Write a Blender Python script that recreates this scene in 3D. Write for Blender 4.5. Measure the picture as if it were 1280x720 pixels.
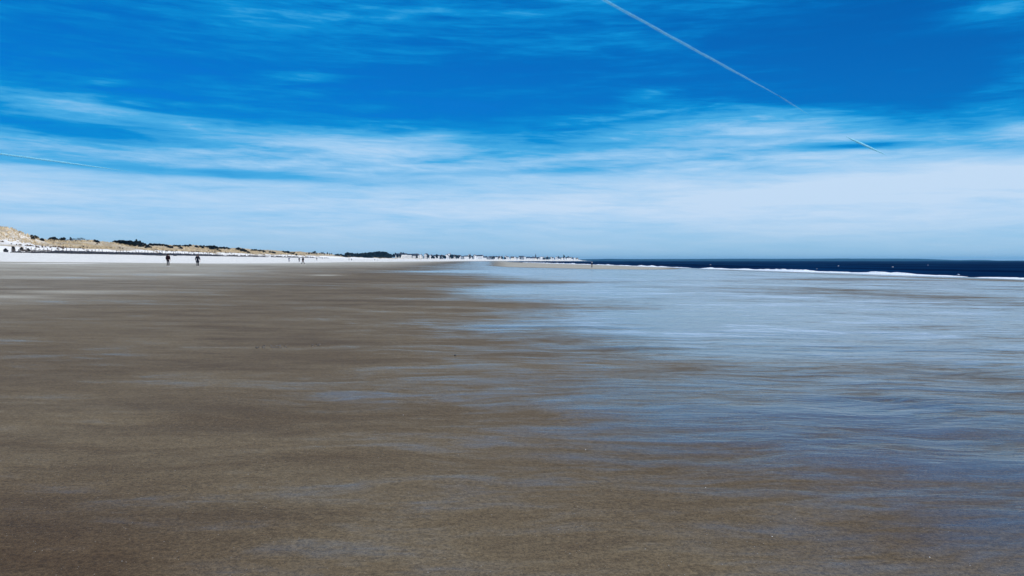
import bpy, bmesh, math, random
import numpy as np
from mathutils import Vector, Matrix

for o in list(bpy.data.objects):
    bpy.data.objects.remove(o)
scene = bpy.context.scene
COL = scene.collection
random.seed(7)
RNG = np.random.default_rng(11)
R = math.radians

# ------------------------------------------------------------------ camera
F = 1000.0            # focal length in pixels of the 1280 wide photograph
HZ = 325.6            # row of the sea horizon
EYE = 1.6
cam = bpy.data.cameras.new('camera')
cam.sensor_width = 36.0
cam.lens = 36.0 * F / 1280.0
cam.shift_y = -(360.0 - HZ) / 1280.0
cam.clip_start = 0.1
cam.clip_end = 200000.0
camo = bpy.data.objects.new('camera', cam)
COL.objects.link(camo)
camo.location = (0, 0, EYE)
camo.rotation_euler = (R(90), 0, 0)
scene.camera = camo

# ------------------------------------------------------------------ light, exposure
SUN_AZ, SUN_EL = R(140), R(40)      # behind the camera, to the right
sdir = Vector((math.sin(SUN_AZ) * math.cos(SUN_EL), math.cos(SUN_AZ) * math.cos(SUN_EL), math.sin(SUN_EL)))
sun = bpy.data.lights.new('sun', 'SUN')
sun.energy = 4.9
sun.angle = R(0.53)
sun.color = (1.0, 0.955, 0.88)
suno = bpy.data.objects.new('sun', sun)
COL.objects.link(suno)
suno.rotation_euler = sdir.to_track_quat('Z', 'Y').to_euler()

scene.view_settings.view_transform = 'Standard'
scene.view_settings.look = 'None'
scene.view_settings.exposure = 0.0
scene.view_settings.gamma = 1.0
scene.view_settings.use_curve_mapping = False


class NT:
    """small helper for building node trees"""
    def __init__(self, nt):
        self.nt = nt
    def n(self, typ, **kw):
        nd = self.nt.nodes.new(typ)
        ins = kw.pop('ins', {})
        for k, v in kw.items():
            setattr(nd, k, v)
        for k, v in ins.items():
            s = nd.inputs[k]
            if isinstance(v, bpy.types.NodeSocket):
                self.nt.links.new(v, s)
            else:
                s.default_value = v
        return nd
    def math(self, op, a, b=None, c=None, clamp=False):
        ins = {0: a}
        if b is not None: ins[1] = b
        if c is not None: ins[2] = c
        return self.n('ShaderNodeMath', operation=op, use_clamp=clamp, ins=ins).outputs[0]
    def smooth(self, v, lo, hi, a=0.0, b=1.0):
        return self.n('ShaderNodeMapRange', interpolation_type='SMOOTHSTEP',
                      ins={0: v, 1: lo, 2: hi, 3: a, 4: b}).outputs[0]
    def mix(self, f, a, b):
        nd = self.n('ShaderNodeMix', data_type='RGBA')
        for s, v in ((nd.inputs[0], f), (nd.inputs[6], a), (nd.inputs[7], b)):
            if isinstance(v, bpy.types.NodeSocket): self.nt.links.new(v, s)
            else: s.default_value = v if not isinstance(v, tuple) or len(v) == 4 else (*v, 1)
        return nd.outputs[2]
    def mul_vec(self, v, k):
        return self.n('ShaderNodeVectorMath', operation='MULTIPLY', ins={0: v, 1: k}).outputs[0]
    def noise(self, v, scale, detail=3.0, rough=0.55, dist=0.0):
        return self.n('ShaderNodeTexNoise', ins={'Vector': v, 'Scale': scale, 'Detail': detail,
                                                'Roughness': rough, 'Distortion': dist}).outputs[0]
    def ramp(self, f, stops, interp='LINEAR'):
        nd = self.n('ShaderNodeValToRGB', ins={0: f})
        cr = nd.color_ramp
        cr.interpolation = interp
        while len(cr.elements) < len(stops): cr.elements.new(0.5)
        for e, (p, c) in zip(cr.elements, stops):
            e.position = p
            e.color = (*c, 1) if len(c) == 3 else c
        return nd.outputs[0]


# ------------------------------------------------------------------ sky
world = bpy.data.worlds.new('World')
scene.world = world
world.use_nodes = True
W = NT(world.node_tree)
world.node_tree.nodes.clear()
sky = W.n('ShaderNodeTexSky', sky_type='NISHITA', sun_disc=False, sun_elevation=SUN_EL, sun_rotation=SUN_AZ,
          altitude=0.0, air_density=1.0, dust_density=0.6, ozone_density=4.0)
SKY_STRENGTH = 0.1
# deep polarised blue: push the clear sky towards saturated blue
gam = W.n('ShaderNodeGamma', ins={0: W.mul_vec(sky.outputs[0], (0.10, 0.10, 0.10)), 1: 1.0}).outputs[0]
clear = W.mul_vec(gam, (0.01, 0.47, 1.02))
tc = W.n('ShaderNodeTexCoord')
D = tc.outputs['Generated']
sep = W.n('ShaderNodeSeparateXYZ', ins={0: D})
dx, dy, dz = sep.outputs
# tangent-like sky coordinates round the compass: bearing and slope above the horizon
hor = W.math('SQRT', W.math('ADD', W.math('MULTIPLY', dx, dx), W.math('MULTIPLY', dy, dy)))
el = W.math('DIVIDE', dz, W.math('MAXIMUM', hor, 0.05))
az = W.math('ARCTAN2', dx, dy)


def cirrus(scale, zk, tilt, detail, rough, dist, off):
    v = W.n('ShaderNodeCombineXYZ', ins={0: W.math('ADD', dx, off), 1: dy,
            2: W.math('MULTIPLY', W.math('ADD', dz, W.math('MULTIPLY', dx, tilt)), zk)}).outputs[0]
    return W.noise(v, scale, detail, rough, dist)


n_big = cirrus(2.2, 6.0, 0.03, 3.0, 0.5, 0.3, 1.3)
n_mid = cirrus(5.0, 9.0, -0.04, 5.0, 0.6, 0.5, 4.1)
n_fine = cirrus(14.0, 8.0, 0.06, 6.0, 0.65, 0.8, 8.7)
n_strk = cirrus(9.0, 14.0, 0.02, 5.0, 0.62, 0.4, 2.9)


def spot(px, py, rx, ry, amp, tilt=0.0):
    """a soft patch of cirrus at a bearing / elevation"""
    a0, e0 = math.atan2(px - 640, F), (HZ - py) / math.hypot(F, px - 640)
    da = W.math('SUBTRACT', az, a0)
    de = W.math('SUBTRACT', W.math('SUBTRACT', el, e0), W.math('MULTIPLY', da, tilt))
    q = W.math('ADD', W.math('POWER', W.math('DIVIDE', da, rx / F), 2.0), W.math('POWER', W.math('DIVIDE', de, ry / F), 2.0))
    return W.math('MULTIPLY', W.math('EXPONENT', W.math('MULTIPLY', q, -1.0)), amp)


# cover rises towards the horizon: the bank of haze and cirrus
nsum = W.math('ADD', W.math('MULTIPLY', W.math('SUBTRACT', n_big, 0.5), 0.9),
              W.math('ADD', W.math('MULTIPLY', W.math('SUBTRACT', n_mid, 0.5), 1.25),
                     W.math('ADD', W.math('MULTIPLY', W.math('SUBTRACT', n_fine, 0.5), 0.75),
                            W.math('MULTIPLY', W.math('SUBTRACT', n_strk, 0.5), 0.95))))
elw = W.math('ADD', el, W.math('MULTIPLY', nsum, 0.03))
bank = W.n('ShaderNodeFloatCurve', ins={1: W.math('MULTIPLY', elw, 2.5)})
cv = bank.mapping.curves[0]
pts = [(0.0, 0.80), (0.06, 0.88), (0.16, 0.93), (0.22, 0.87), (0.28, 0.72), (0.34, 0.62), (0.40, 0.46), (0.46, 0.36), (0.55, 0.33), (1.0, 0.31)]
cv.points[0].location, cv.points[1].location = pts[0], pts[-1]
for p in pts[1:-1]: cv.points.new(*p)
bank.mapping.update()
dens = W.math('ADD', bank.outputs[0], W.math('MULTIPLY', nsum, W.math('SUBTRACT', W.smooth(el, 0.03, 0.14, 0.20, 0.58), W.smooth(el, 0.16, 0.24, 0.0, 0.16))))
for args in [(55, 128, 90, 13, 0.20, -0.05), (150, 140, 120, 10, 0.12, -0.16), (385, 95, 60, 7, 0.24, 0.02), (460, 136, 38, 6, 0.24, 0.03),
             (555, 166, 55, 9, 0.20, 0.1), (420, 180, 230, 18, 0.16, -0.04), (130, 104, 30, 5, 0.18, 0.1),
             (1010, 165, 160, 26, 0.26, -0.08), (810, 118, 30, 9, 0.2, 0.05), (880, 150, 90, 10, 0.12, 0.06),
             (1240, 14, 60, 16, 0.22, 0.0), (1275, 95, 50, 35, 0.22, 0.2), (1290, 158, 40, 8, 0.25, 0.0),
             (1060, 75, 190, 60, -0.24, 0.0), (1180, 125, 120, 40, -0.18, 0.0), (900, 30, 200, 36, -0.10, 0.0),
             (640, 100, 170, 40, -0.13, 0.0), (560, 130, 150, 30, -0.10, 0.0), (130, 70, 200, 34, -0.12, 0.0),
             (1075, 183, 70, 5, -0.26, -0.02), (230, 214, 260, 7, -0.13, -0.03), (730, 213, 90, 6, -0.12, 0.0),
             (90, 162, 210, 9, -0.2, -0.05), (760, 30, 160, 40, 0.06, 0.0), (330, 20, 420, 40, 0.06, 0.0), (1180, 215, 160, 22, 0.16, 0.02), (1000, 245, 380, 34, 0.05, 0.0), (280, 245, 260, 30, -0.06, 0.0),
             (1075, 182, 60, 4, -0.2, -0.02), (230, 215, 200, 6, -0.1, -0.03), (1100, 60, 170, 60, -0.08, 0.0)]:
    dens = W.math('ADD', dens, spot(*args))
dens = W.math('MULTIPLY', dens, 1.0, clamp=True)
cloud = W.ramp(dens, [(0.0, (0.0, 0.10, 0.43)), (0.22, (0.0, 0.185, 0.57)), (0.42, (0.004, 0.28, 0.68)),
                      (0.6, (0.07, 0.42, 0.79)), (0.8, (0.32, 0.60, 0.89)), (1.0, (0.56, 0.73, 0.93))])
low = W.smooth(W.math('ADD', el, W.math('MULTIPLY', nsum, 0.01)), 0.0, 0.06, 0.85, 0.0)
cloud = W.mix(low, cloud, (0.37, 0.60, 0.80))
high = W.smooth(el, 0.4, 1.2, 1.0, 0.4)
col = W.mix(W.math('MULTIPLY', W.smooth(dens, 0.03, 0.5), high), clear, cloud)
bg = W.n('ShaderNodeBackground', ins={0: W.mul_vec(col, (10, 10, 10)), 1: SKY_STRENGTH})
wo = W.n('ShaderNodeOutputWorld', ins={0: bg.outputs[0]})


# ------------------------------------------------------------------ object helpers
def mesh_obj(name, verts, faces, mat, parent=None, smooth=False):
    me = bpy.data.meshes.new(name)
    me.from_pydata([tuple(map(float, v)) for v in verts], [], [tuple(map(int, f)) for f in faces])
    me.materials.append(mat)
    if smooth:
        me.polygons.foreach_set('use_smooth', [True] * len(me.polygons))
    me.update()
    o = bpy.data.objects.new(name, me)
    COL.objects.link(o)
    if parent: o.parent = parent
    return o


def empty(name, loc=(0, 0, 0), rz=0.0):
    o = bpy.data.objects.new(name, None)
    o.empty_display_size = 0.3
    COL.objects.link(o)
    o.location = loc
    o.rotation_euler = (0, 0, rz)
    return o


def tag(o, label, cat, group=None, kind=None):
    if label: o['label'] = label
    if cat: o['category'] = cat
    if group: o['group'] = group
    if kind: o['kind'] = kind
    return o


def copy_tree(o, parent=None):
    c = o.copy()
    COL.objects.link(c)
    c.parent = parent
    for ch in list(o.children):
        copy_tree(ch, c)
    return c


class MB:
    """collects shapes into one mesh"""
    def __init__(self): self.v, self.f = [], []
    def add(self, vs, fs):
        b = len(self.v)
        self.v += [tuple(v) for v in vs]
        self.f += [tuple(i + b for i in f) for f in fs]
    def box(self, x0, x1, y0, y1, z0, z1):
        self.add([(x0, y0, z0), (x1, y0, z0), (x1, y1, z0), (x0, y1, z0), (x0, y0, z1), (x1, y0, z1), (x1, y1, z1), (x0, y1, z1)],
                 [(0, 3, 2, 1), (4, 5, 6, 7), (0, 1, 5, 4), (1, 2, 6, 5), (2, 3, 7, 6), (3, 0, 4, 7)])
    def tube(self, pts, radii, n=6):
        pts = [Vector(p) for p in pts]
        vs, fs = [], []
        for i, p in enumerate(pts):
            d = (pts[min(i + 1, len(pts) - 1)] - pts[max(i - 1, 0)]).normalized()
            a = d.orthogonal().normalized()
            b = d.cross(a)
            for k in range(n):
                t = 2 * math.pi * k / n
                vs.append(p + (a * math.cos(t) + b * math.sin(t)) * radii[i])
        for i in range(len(pts) - 1):
            for k in range(n):
                fs.append((i * n + k, i * n + (k + 1) % n, (i + 1) * n + (k + 1) % n, (i + 1) * n + k))
        fs.append(tuple(range(n))[::-1])
        fs.append(tuple((len(pts) - 1) * n + k for k in range(n)))
        self.add(vs, fs)
    def ball(self, c, rx, ry, rz, n=8, m=6):
        vs, fs = [], []
        for j in range(1, m):
            ph = math.pi * j / m
            for k in range(n):
                t = 2 * math.pi * k / n
                vs.append((c[0] + rx * math.sin(ph) * math.cos(t), c[1] + ry * math.sin(ph) * math.sin(t), c[2] + rz * math.cos(ph)))
        top, bot = len(vs), len(vs) + 1
        vs += [(c[0], c[1], c[2] + rz), (c[0], c[1], c[2] - rz)]
        for j in range(m - 2):
            for k in range(n):
                fs.append((j * n + k, (j + 1) * n + k, (j + 1) * n + (k + 1) % n, j * n + (k + 1) % n))
        for k in range(n):
            fs.append((top, k, (k + 1) % n))
            fs.append((bot, (m - 2) * n + (k + 1) % n, (m - 2) * n + k))
        self.add(vs, fs)
    def build(self, name, mat, parent=None, smooth=False):
        return mesh_obj(name, self.v, self.f, mat, parent, smooth)


def material(name):
    m = bpy.data.materials.new(name)
    m.use_nodes = True
    m.node_tree.nodes.clear()
    N = NT(m.node_tree)
    out = N.n('ShaderNodeOutputMaterial')
    return m, N, out


def simple(name, c1, c2, scale=4.0, rough=0.8, spec=0.3, detail=4):
    """a surface whose colour wanders between two tones"""
    m, N, out = material(name)
    P = N.n('ShaderNodeTexCoord').outputs['Object']
    f = N.smooth(N.noise(P, scale, detail, 0.6), 0.32, 0.68)
    b = N.n('ShaderNodeBsdfPrincipled', ins={'Base Color': N.mix(f, c1, c2), 'Roughness': rough, 'Specular IOR Level': spec})
    N.nt.links.new(b.outputs[0], out.inputs[0])
    return m


# ------------------------------------------------------------------ terrain functions
_perm = RNG.random((256, 256))


def vnoise(x, y):
    x = np.asarray(x, float); y = np.asarray(y, float)
    xi, yi = np.floor(x).astype(int), np.floor(y).astype(int)
    fx, fy = x - xi, y - yi
    fx = fx * fx * (3 - 2 * fx); fy = fy * fy * (3 - 2 * fy)
    g = lambda i, j: _perm[i % 256, j % 256]
    return (g(xi, yi) * (1 - fx) + g(xi + 1, yi) * fx) * (1 - fy) + (g(xi, yi + 1) * (1 - fx) + g(xi + 1, yi + 1) * fx) * fy


def fbm(x, y, o=4):
    s, a, t = 0.0, 1.0, 0.0
    for k in range(o):
        s = s + a * vnoise(x * 2 ** k + 17.3 * k, y * 2 ** k + 9.1 * k)
        t += a
        a *= 0.5
    return s / t - 0.5


SEA = -1.5
_sy = [-400, 0, 1148, 1600, 2000, 2250, 2450, 2700, 2950, 3150, 3300, 3400, 4200]
_sx = [118, 93, 22, -6, -14, -2, 24, 92, 190, 285, 332, 346, 350]


def shore(Y): return np.interp(Y, _sy, _sx)
def kY(Y): return np.interp(Y, [1300, 2000, 4000], [1.0, 0.28, 0.22])
def ueff(X, Y): return (shore(Y) - X) / kY(Y)


def beach_z(X, Y):
    u = ueff(X, Y)
    z = np.interp(u, [-400, -40, 0, 179, 205, 235, 260, 500], [-9, -2.4, SEA, 1.39, 2.75, 4.2, 4.3, 4.3])
    w = np.clip((np.hypot(X, Y) - 8) / 60, 0, 1)
    z = z + w * 0.16 * fbm(X / 40.0, Y / 60.0, 3) * np.clip((230 - u) / 40, 0, 1)
    z = z + 0.035 * fbm(X / 2.2 + 5, Y / 0.9, 3) * np.clip(1.3 - np.hypot(X, Y) / 40, 0, 1)
    return z - beach0


beach0 = 0.0
beach0 = float(beach_z(np.array(0.0), np.array(0.0)))


def dune_z(X, Y):
    u = ueff(X, Y)
    wob = 7.0 * fbm(Y / 38.0, Y * 0 + 2.7, 3)                 # the toe wanders in and out
    uu = u + wob * np.clip((u - 232) / 8, 0, 1)
    crest = (1.0 - 0.20 * np.exp(-((Y - 338) / 24.0) ** 2)) * 1.0 + 0.75 * fbm(Y / 62.0, Y * 0 + 8.2, 2) + 0.10 * np.sin(Y / 17.0)
    A = np.interp(Y, [-400, 900, 1150, 1400, 1700, 4000], [1.0, 0.95, 0.85, 0.5, 0.08, 0.05])
    prof = np.interp(uu, [215, 228, 234, 239, 247, 262, 276, 290, 330, 430, 900],
                     [-1.2, -0.5, 0.0, 2.0, 2.9, 4.9, 6.9, 6.1, 4.6, 3.9, 3.6])
    hi = np.clip(prof - 2.0, 0, None) * crest + np.clip(prof, None, 2.0)
    z = 4.2 + np.where(prof > 0, hi * A, prof)
    z = z + A * 2.6 * fbm(X / 17.0, Y / 17.0, 4) * np.clip((uu - 238) / 20, 0, 1)
    g = np.exp(-((Y - 309) / np.where(Y > 309, 13.0, 45.0)) ** 2 - ((u - 271) / np.where(u < 271, 11.0, 24.0)) ** 2)
    z = z + 5.6 * g * (1 + 0.6 * fbm(X / 9.0, Y / 9.0, 3))
    return z


def surf_z(X, Y):
    X = np.asarray(X, float); Y = np.asarray(Y, float)
    return np.where(ueff(X, Y) > 222, np.maximum(beach_z(X, Y), dune_z(X, Y)), beach_z(X, Y))


_D = np.concatenate([np.arange(2.5, 60, 0.1), np.geomspace(60, 4000, 5000)])


def hit(px, py):
    """where the sight line through a point of the photograph meets the land"""
    zr = EYE - (py - HZ) / F * _D
    zs = surf_z((px - 640) / F * _D, _D)
    ok = np.nonzero(zs >= zr)[0]
    if len(ok) == 0: return None
    d = float(_D[ok[0]])
    return (px - 640) / F * d, d, float(zs[ok[0]])


def crest(px):
    D = np.geomspace(180, 2600, 3000)
    e = (surf_z((px - 640) / F * D, D) - EYE) / D
    i = int(np.argmax(e))
    return float(D[i])


# ------------------------------------------------------------------ beach
def smoothstep(a, b, x):
    t = np.clip((x - a) / (b - a), 0, 1)
    return t * t * (3 - 2 * t)


def sand_material():
    m, N, out = material('beach_sand')
    P = N.n('ShaderNodeTexCoord').outputs['Object']
    wet = N.n('ShaderNodeAttribute', attribute_name='wet').outputs['Fac']
    dry = N.n('ShaderNodeAttribute', attribute_name='dry').outputs['Fac']
    # beds of streaks drawn out along the beach by the ebbing water
    rot = N.n('ShaderNodeVectorRotate', rotation_type='Z_AXIS', ins={0: P, 'Angle': R(-4)}).outputs[0]
    warp = N.n('ShaderNodeVectorMath', operation='ADD', ins={0: rot, 1: N.mul_vec(
        N.n('ShaderNodeTexNoise', ins={'Vector': P, 'Scale': 0.35, 'Detail': 3}).outputs['Color'], (1.2, 1.2, 0))}).outputs[0]
    nA = N.noise(N.mul_vec(warp, (0.05, 0.035, 0.1)), 1.0, 4, 0.55)      # tens of metres
    nB = N.noise(N.mul_vec(warp, (0.20, 0.62, 0.3)), 1.0, 5, 0.62, 0.3)   # metres
    nE = N.noise(N.mul_vec(warp, (0.06, 0.14, 0.1)), 1.0, 5, 0.6, 0.3)
    nC = N.noise(N.mul_vec(warp, (0.9, 3.4, 1.0)), 1.0, 5, 0.62, 0.4)    # hand-wide streaks
    nD = N.noise(N.mul_vec(rot, (7, 16, 7)), 1.0, 3, 0.6)
    grain = N.noise(P, 170.0, 2, 0.7)
    c = lambda n, k: N.math('MULTIPLY', N.math('SUBTRACT', n, 0.5), k)
    add = lambda *a: a[0] if len(a) == 1 else N.math('ADD', a[0], add(*a[1:]))
    film = N.smooth(add(wet, c(nA, 0.7), c(nB, 1.25), c(nE, 1.7), c(nC, 1.5), c(nD, 0.4)), 0.07, 1.0)
    film = N.math('MULTIPLY', film, N.math('SUBTRACT', 1.0, dry, clamp=True))
    tone = N.smooth(add(N.math('MULTIPLY', nA, 0.9), c(nB, 1.0), c(nE, 0.6), c(nC, 0.75), c(nD, 0.35)), 0.06, 0.84)
    sand = N.mix(tone, (0.105, 0.070, 0.036), (0.212, 0.158, 0.089))
    dryf = add(dry, N.math('MULTIPLY', add(c(nA, 0.35), c(nE, 0.5), c(nB, 0.45)), N.smooth(dry, 0.0, 0.3)))
    damp = N.n('ShaderNodeAttribute', attribute_name='damp').outputs['Fac']
    dampf = N.smooth(add(damp, c(nA, 0.5), c(nB, 0.6), c(nE, 0.5), c(nC, 0.25)), 0.05, 0.95)
    sand = N.mix(dampf, sand, N.mul_vec(sand, (0.62, 0.55, 0.50)))
    sand = N.mix(N.smooth(dryf, 0.0, 0.44), sand, (0.42, 0.375, 0.29))
    sand = N.mix(N.smooth(dryf, 0.55, 0.95), sand, (0.80, 0.75, 0.67))
    sand = N.mix(N.smooth(grain, 0.2, 0.8), N.mul_vec(sand, (0.55, 0.55, 0.55)), N.mul_vec(sand, (1.35, 1.35, 1.35)))
    gr2 = N.noise(P, 55.0, 2, 0.7)
    gr3 = N.noise(N.mul_vec(P, (24.0, 30.0, 20.0)), 1.0, 3, 0.75)
    gm = N.smooth(add(N.math('MULTIPLY', gr2, 0.55), N.math('MULTIPLY', gr3, 0.45)), 0.34, 0.66)
    sand = N.mix(gm, N.mul_vec(sand, (0.66, 0.66, 0.67)), N.mul_vec(sand, (1.33, 1.33, 1.32)))
    speck = N.smooth(N.noise(P, 90.0, 1, 0.5), 0.77, 0.80)
    sand = N.mix(speck, sand, (0.5, 0.47, 0.42))
    sand = N.mix(N.smooth(N.noise(P, 60.0, 1, 0.5), 0.24, 0.21), sand, (0.03, 0.026, 0.022))
    h = add(N.math('MULTIPLY', nB, 0.02), N.math('MULTIPLY', nC, 0.008), N.math('MULTIPLY', nD, 0.004), N.math('MULTIPLY', grain, 0.0012))
    bump = N.n('ShaderNodeBump', ins={'Strength': 0.55, 'Distance': 1.0, 'Height': h}).outputs[0]
    b1 = N.n('ShaderNodeBsdfPrincipled', ins={'Base Color': sand, 'Roughness': 0.75, 'Specular IOR Level': 0.16, 'Normal': bump})
    # thin sheet of standing water over dark saturated sand
    rip = add(N.math('MULTIPLY', nC, 0.028), N.math('MULTIPLY', nD, 0.006), N.math('MULTIPLY', nB, 0.10), N.math('MULTIPLY', nE, 0.25))
    bump2 = N.n('ShaderNodeBump', ins={'Strength': 0.30, 'Distance': 1.0, 'Height': rip}).outputs[0]
    # pale streaks painted into the film colour as bright sky reflections
    sheen_paint = N.math('MULTIPLY', N.smooth(add(c(nC, 1.0), c(nE, 0.7), c(nB, 0.9)), -0.04, 0.26), N.math('MULTIPLY', N.smooth(add(wet, c(nE, 0.6)), 0.45, 0.95), N.smooth(N.n('ShaderNodeSeparateXYZ', ins={0: P}).outputs[1], 8.0, 20.0)))
    fcol = N.mix(sheen_paint, N.mul_vec(sand, (0.70, 0.76, 0.88)), (0.50, 0.55, 0.63))
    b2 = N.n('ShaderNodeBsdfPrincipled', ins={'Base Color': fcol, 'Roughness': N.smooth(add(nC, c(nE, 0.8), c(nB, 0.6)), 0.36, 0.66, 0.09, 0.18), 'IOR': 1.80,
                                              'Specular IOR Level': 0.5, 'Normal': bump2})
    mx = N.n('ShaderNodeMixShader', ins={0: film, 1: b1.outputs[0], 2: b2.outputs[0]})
    N.nt.links.new(mx.outputs[0], out.inputs[0])
    return m


def build_beach():
    off = [0.0]
    while off[-1] < 150: off.append(off[-1] * 1.045 + 0.16)
    us = set(93 - np.array(off)) | set(93 + np.array(off))
    us |= set(np.arange(-30, 30, 2.0)) | set(np.arange(150, 252, 2.5)) | {-400, -250, -150, -90}
    us = np.array(sorted(u for u in us if u <= 251))
    ys = [0.6]
    while ys[-1] < 3900: ys.append(ys[-1] * 1.022 + 0.03)
    neg = [0.0]
    while neg[-1] > -400: neg.append(neg[-1] * 1.12 - 0.5)
    ys = np.array(sorted(neg + ys))
    U, Y = np.meshgrid(us, ys)
    X = shore(Y) - U * kY(Y)
    Z = beach_z(X, Y)
    nu, ny = len(us), len(ys)
    verts = np.stack([X, Y, Z], -1).reshape(-1, 3)
    i = np.arange(ny - 1)[:, None] * nu + np.arange(nu - 1)[None, :]
    faces = np.stack([i, i + nu, i + nu + 1, i + 1], -1).reshape(-1, 4)   # X falls with u, so this winds upward
    o = mesh_obj('sand_beach', verts, faces, sand_material(), smooth=True)
    # how the tide left the sand: standing water (wet) and sand above the tide line (dry)
    d = np.maximum(Y, 1.5)
    px = 640 + F * X / d
    py = HZ + F * (EYE - Z) / d
    front = Y > 1.5
    u = U
    ld = np.log(np.maximum(py - HZ, 0.3))
    edge = np.interp(Y, [-400, 0, 8, 27, 60, 124, 220, 400, 900], [93.5, 93.8, 94.0, 93.8, 95, 103, 106, 104, 100])
    wid = np.interp(Y, [0, 8, 30, 120, 400], [5.5, 6.5, 9.5, 22.0, 30.0])
    wet = np.interp(Y, [0, 4, 5, 7, 10, 16, 25], [0.50, 0.56, 0.60, 0.64, 0.70, 0.78, 0.86]) * smoothstep(-0.35, 1.0, (edge - u) / wid)
    def blob(x, y, rx, ry, a):
        dyv = np.abs(y - HZ)
        g = a * np.exp(-((px - x) / rx) ** 2 - ((ld - math.log(dyv)) / (ry / dyv)) ** 2)
        return np.where(front, g, 0)
    for a in [(610, 339.5, 130, 1.5, 0.8), (690, 364, 110, 6.0, 0.6), (600, 365, 45, 5, 0.35), (760, 345, 120, 6, 0.30), (640, 408, 80, 2.0, 0.28), (600, 412, 50, 3, 0.30),
              (900, 400, 230, 22, 0.28), (840, 395, 120, 8, 0.18), (1010, 440, 200, 12, 0.26), (960, 385, 260, 10, 0.1), (1120, 425, 180, 14, 0.15), (880, 480, 110, 5, 0.12),
              (1090, 553, 120, 4, 0.22), (960, 545, 60, 2.5, 0.2), (1240, 590, 60, 4, 0.15), (1000, 520, 200, 16, 0.1), (1240, 650, 160, 40, 0.15), (1150, 560, 330, 60, 0.06), (860, 560, 160, 30, 0.14), (1180, 500, 160, 20, 0.18), (1200, 580, 120, 14, 0.10),
              (520, 350, 110, 4.5, -0.5), (690, 353, 70, 2.0, -0.45), (600, 383, 110, 7, -0.40), (790, 385, 60, 2.5, -0.35), (600, 397, 90, 3, -0.2), (980, 434, 90, 3, -0.22),
              (1140, 350, 260, 2.5, -0.25), (1200, 372, 140, 8, -0.2), (980, 362, 130, 4, -0.1), (860, 455, 120, 4, -0.25), (760, 460, 160, 14, -0.18),
              (700, 520, 120, 12, -0.1), (920, 635, 150, 10, -0.3), (1260, 655, 120, 10, 0.1), (330, 690, 110, 8, 0.24), (1170, 676, 110, 5, 0.26),
              (450, 430, 40, 6, 0.22), (380, 500, 130, 20, 0.16), (60, 590, 120, 10, 0.14), (520, 640, 70, 6, 0.16), (780, 700, 160, 20, -0.2)]:
        wet = wet + blob(*a)
    swash = smoothstep(14, 3, u) * (u > -5)
    wet = np.maximum(wet, 0.95 * swash)
    band = np.exp(-((u - 17) / 4.0) ** 2)
    wet = wet - 0.45 * band
    # upper limit of the last tide, and the drier bank next to the shore break
    bx = [-400, -200, 0, 100, 200, 300, 400, 480, 540, 600, 1300]
    by = [325.0, 325.2, 326.0, 327.8, 328.8, 329.2, 327.9, 327.2, 326.6, 326.2, 326.0]
    ul = np.full_like(ys, 186.0)
    for j, yy in enumerate(ys):
        if yy > 130:
            xs = shore(yy) - us * kY(yy)
            p = 640 + F * xs / yy
            q = HZ + F * (EYE - Z[j]) / yy
            above = np.nonzero(q < np.interp(p, bx, by))[0]
            ul[j] = us[above[0]] if len(above) else 240
    ul = np.convolve(np.pad(ul, 5, mode='edge'), np.ones(11) / 11, 'valid')
    UL = np.clip(ul[:, None], 110, 200)
    dry = 0.5 * np.clip((u - 102) / np.maximum(UL - 106, 10), 0, 1) ** 0.6 + 0.5 * smoothstep(UL - 18, UL + 10, u)
    damp = np.zeros_like(u)
    for a in [(20, 690, 330, 130, 0.95), (60, 455, 190, 45, 0.40), (300, 560, 30, 6, 0.3), (260, 500, 120, 14, 0.3), (420, 470, 110, 10, 0.35), (620, 610, 160, 16, 0.3),
              (500, 540, 130, 8, 0.25), (860, 636, 170, 12, 0.5), (700, 665, 110, 10, 0.25), (640, 720, 260, 16, 0.3), (330, 650, 110, 10, 0.3), (960, 690, 120, 12, 0.25), (250, 400, 130, 10, 0.2)]:
        damp = damp + blob(*a)
    def dblob(*a): return blob(*a)
    for a in [(60, 329.5, 80, 0.6, 0.5), (20, 371, 90, 2.5, 0.22), (90, 365, 80, 2, 0.18), (230, 343, 20, 0.8, 0.3), (408, 344, 18, 0.8, 0.3), (570, 410, 35, 2, 0.12)]:
        dry = dry + dblob(*a)
    # the bank: a long low bar between the foam and the wet flat
    bar_lo = np.interp(px, [560, 640, 740, 800, 850, 860], [331.5, 334.3, 336.6, 337.3, 337.0, 336.4])
    bar = np.where(front, smoothstep(0.0, 1.2, bar_lo - py) * smoothstep(858, 815, px) * smoothstep(600, 650, px) * smoothstep(1.0, 7.0, u) * (Y < 2200), 0)
    wet = wet * (1 - bar) - 0.9 * bar
    dry = np.maximum(dry, 0.50 * bar)
    me = o.data
    for nm, a in (('wet', wet), ('dry', np.clip(dry, 0, 1)), ('damp', np.clip(damp, 0, 1))):
        at = me.attributes.new(nm, 'FLOAT', 'POINT')
        at.data.foreach_set('value', np.ascontiguousarray(a.reshape(-1), dtype=np.float32))
    o['kind'] = 'structure'
    return o


build_beach()


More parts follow.
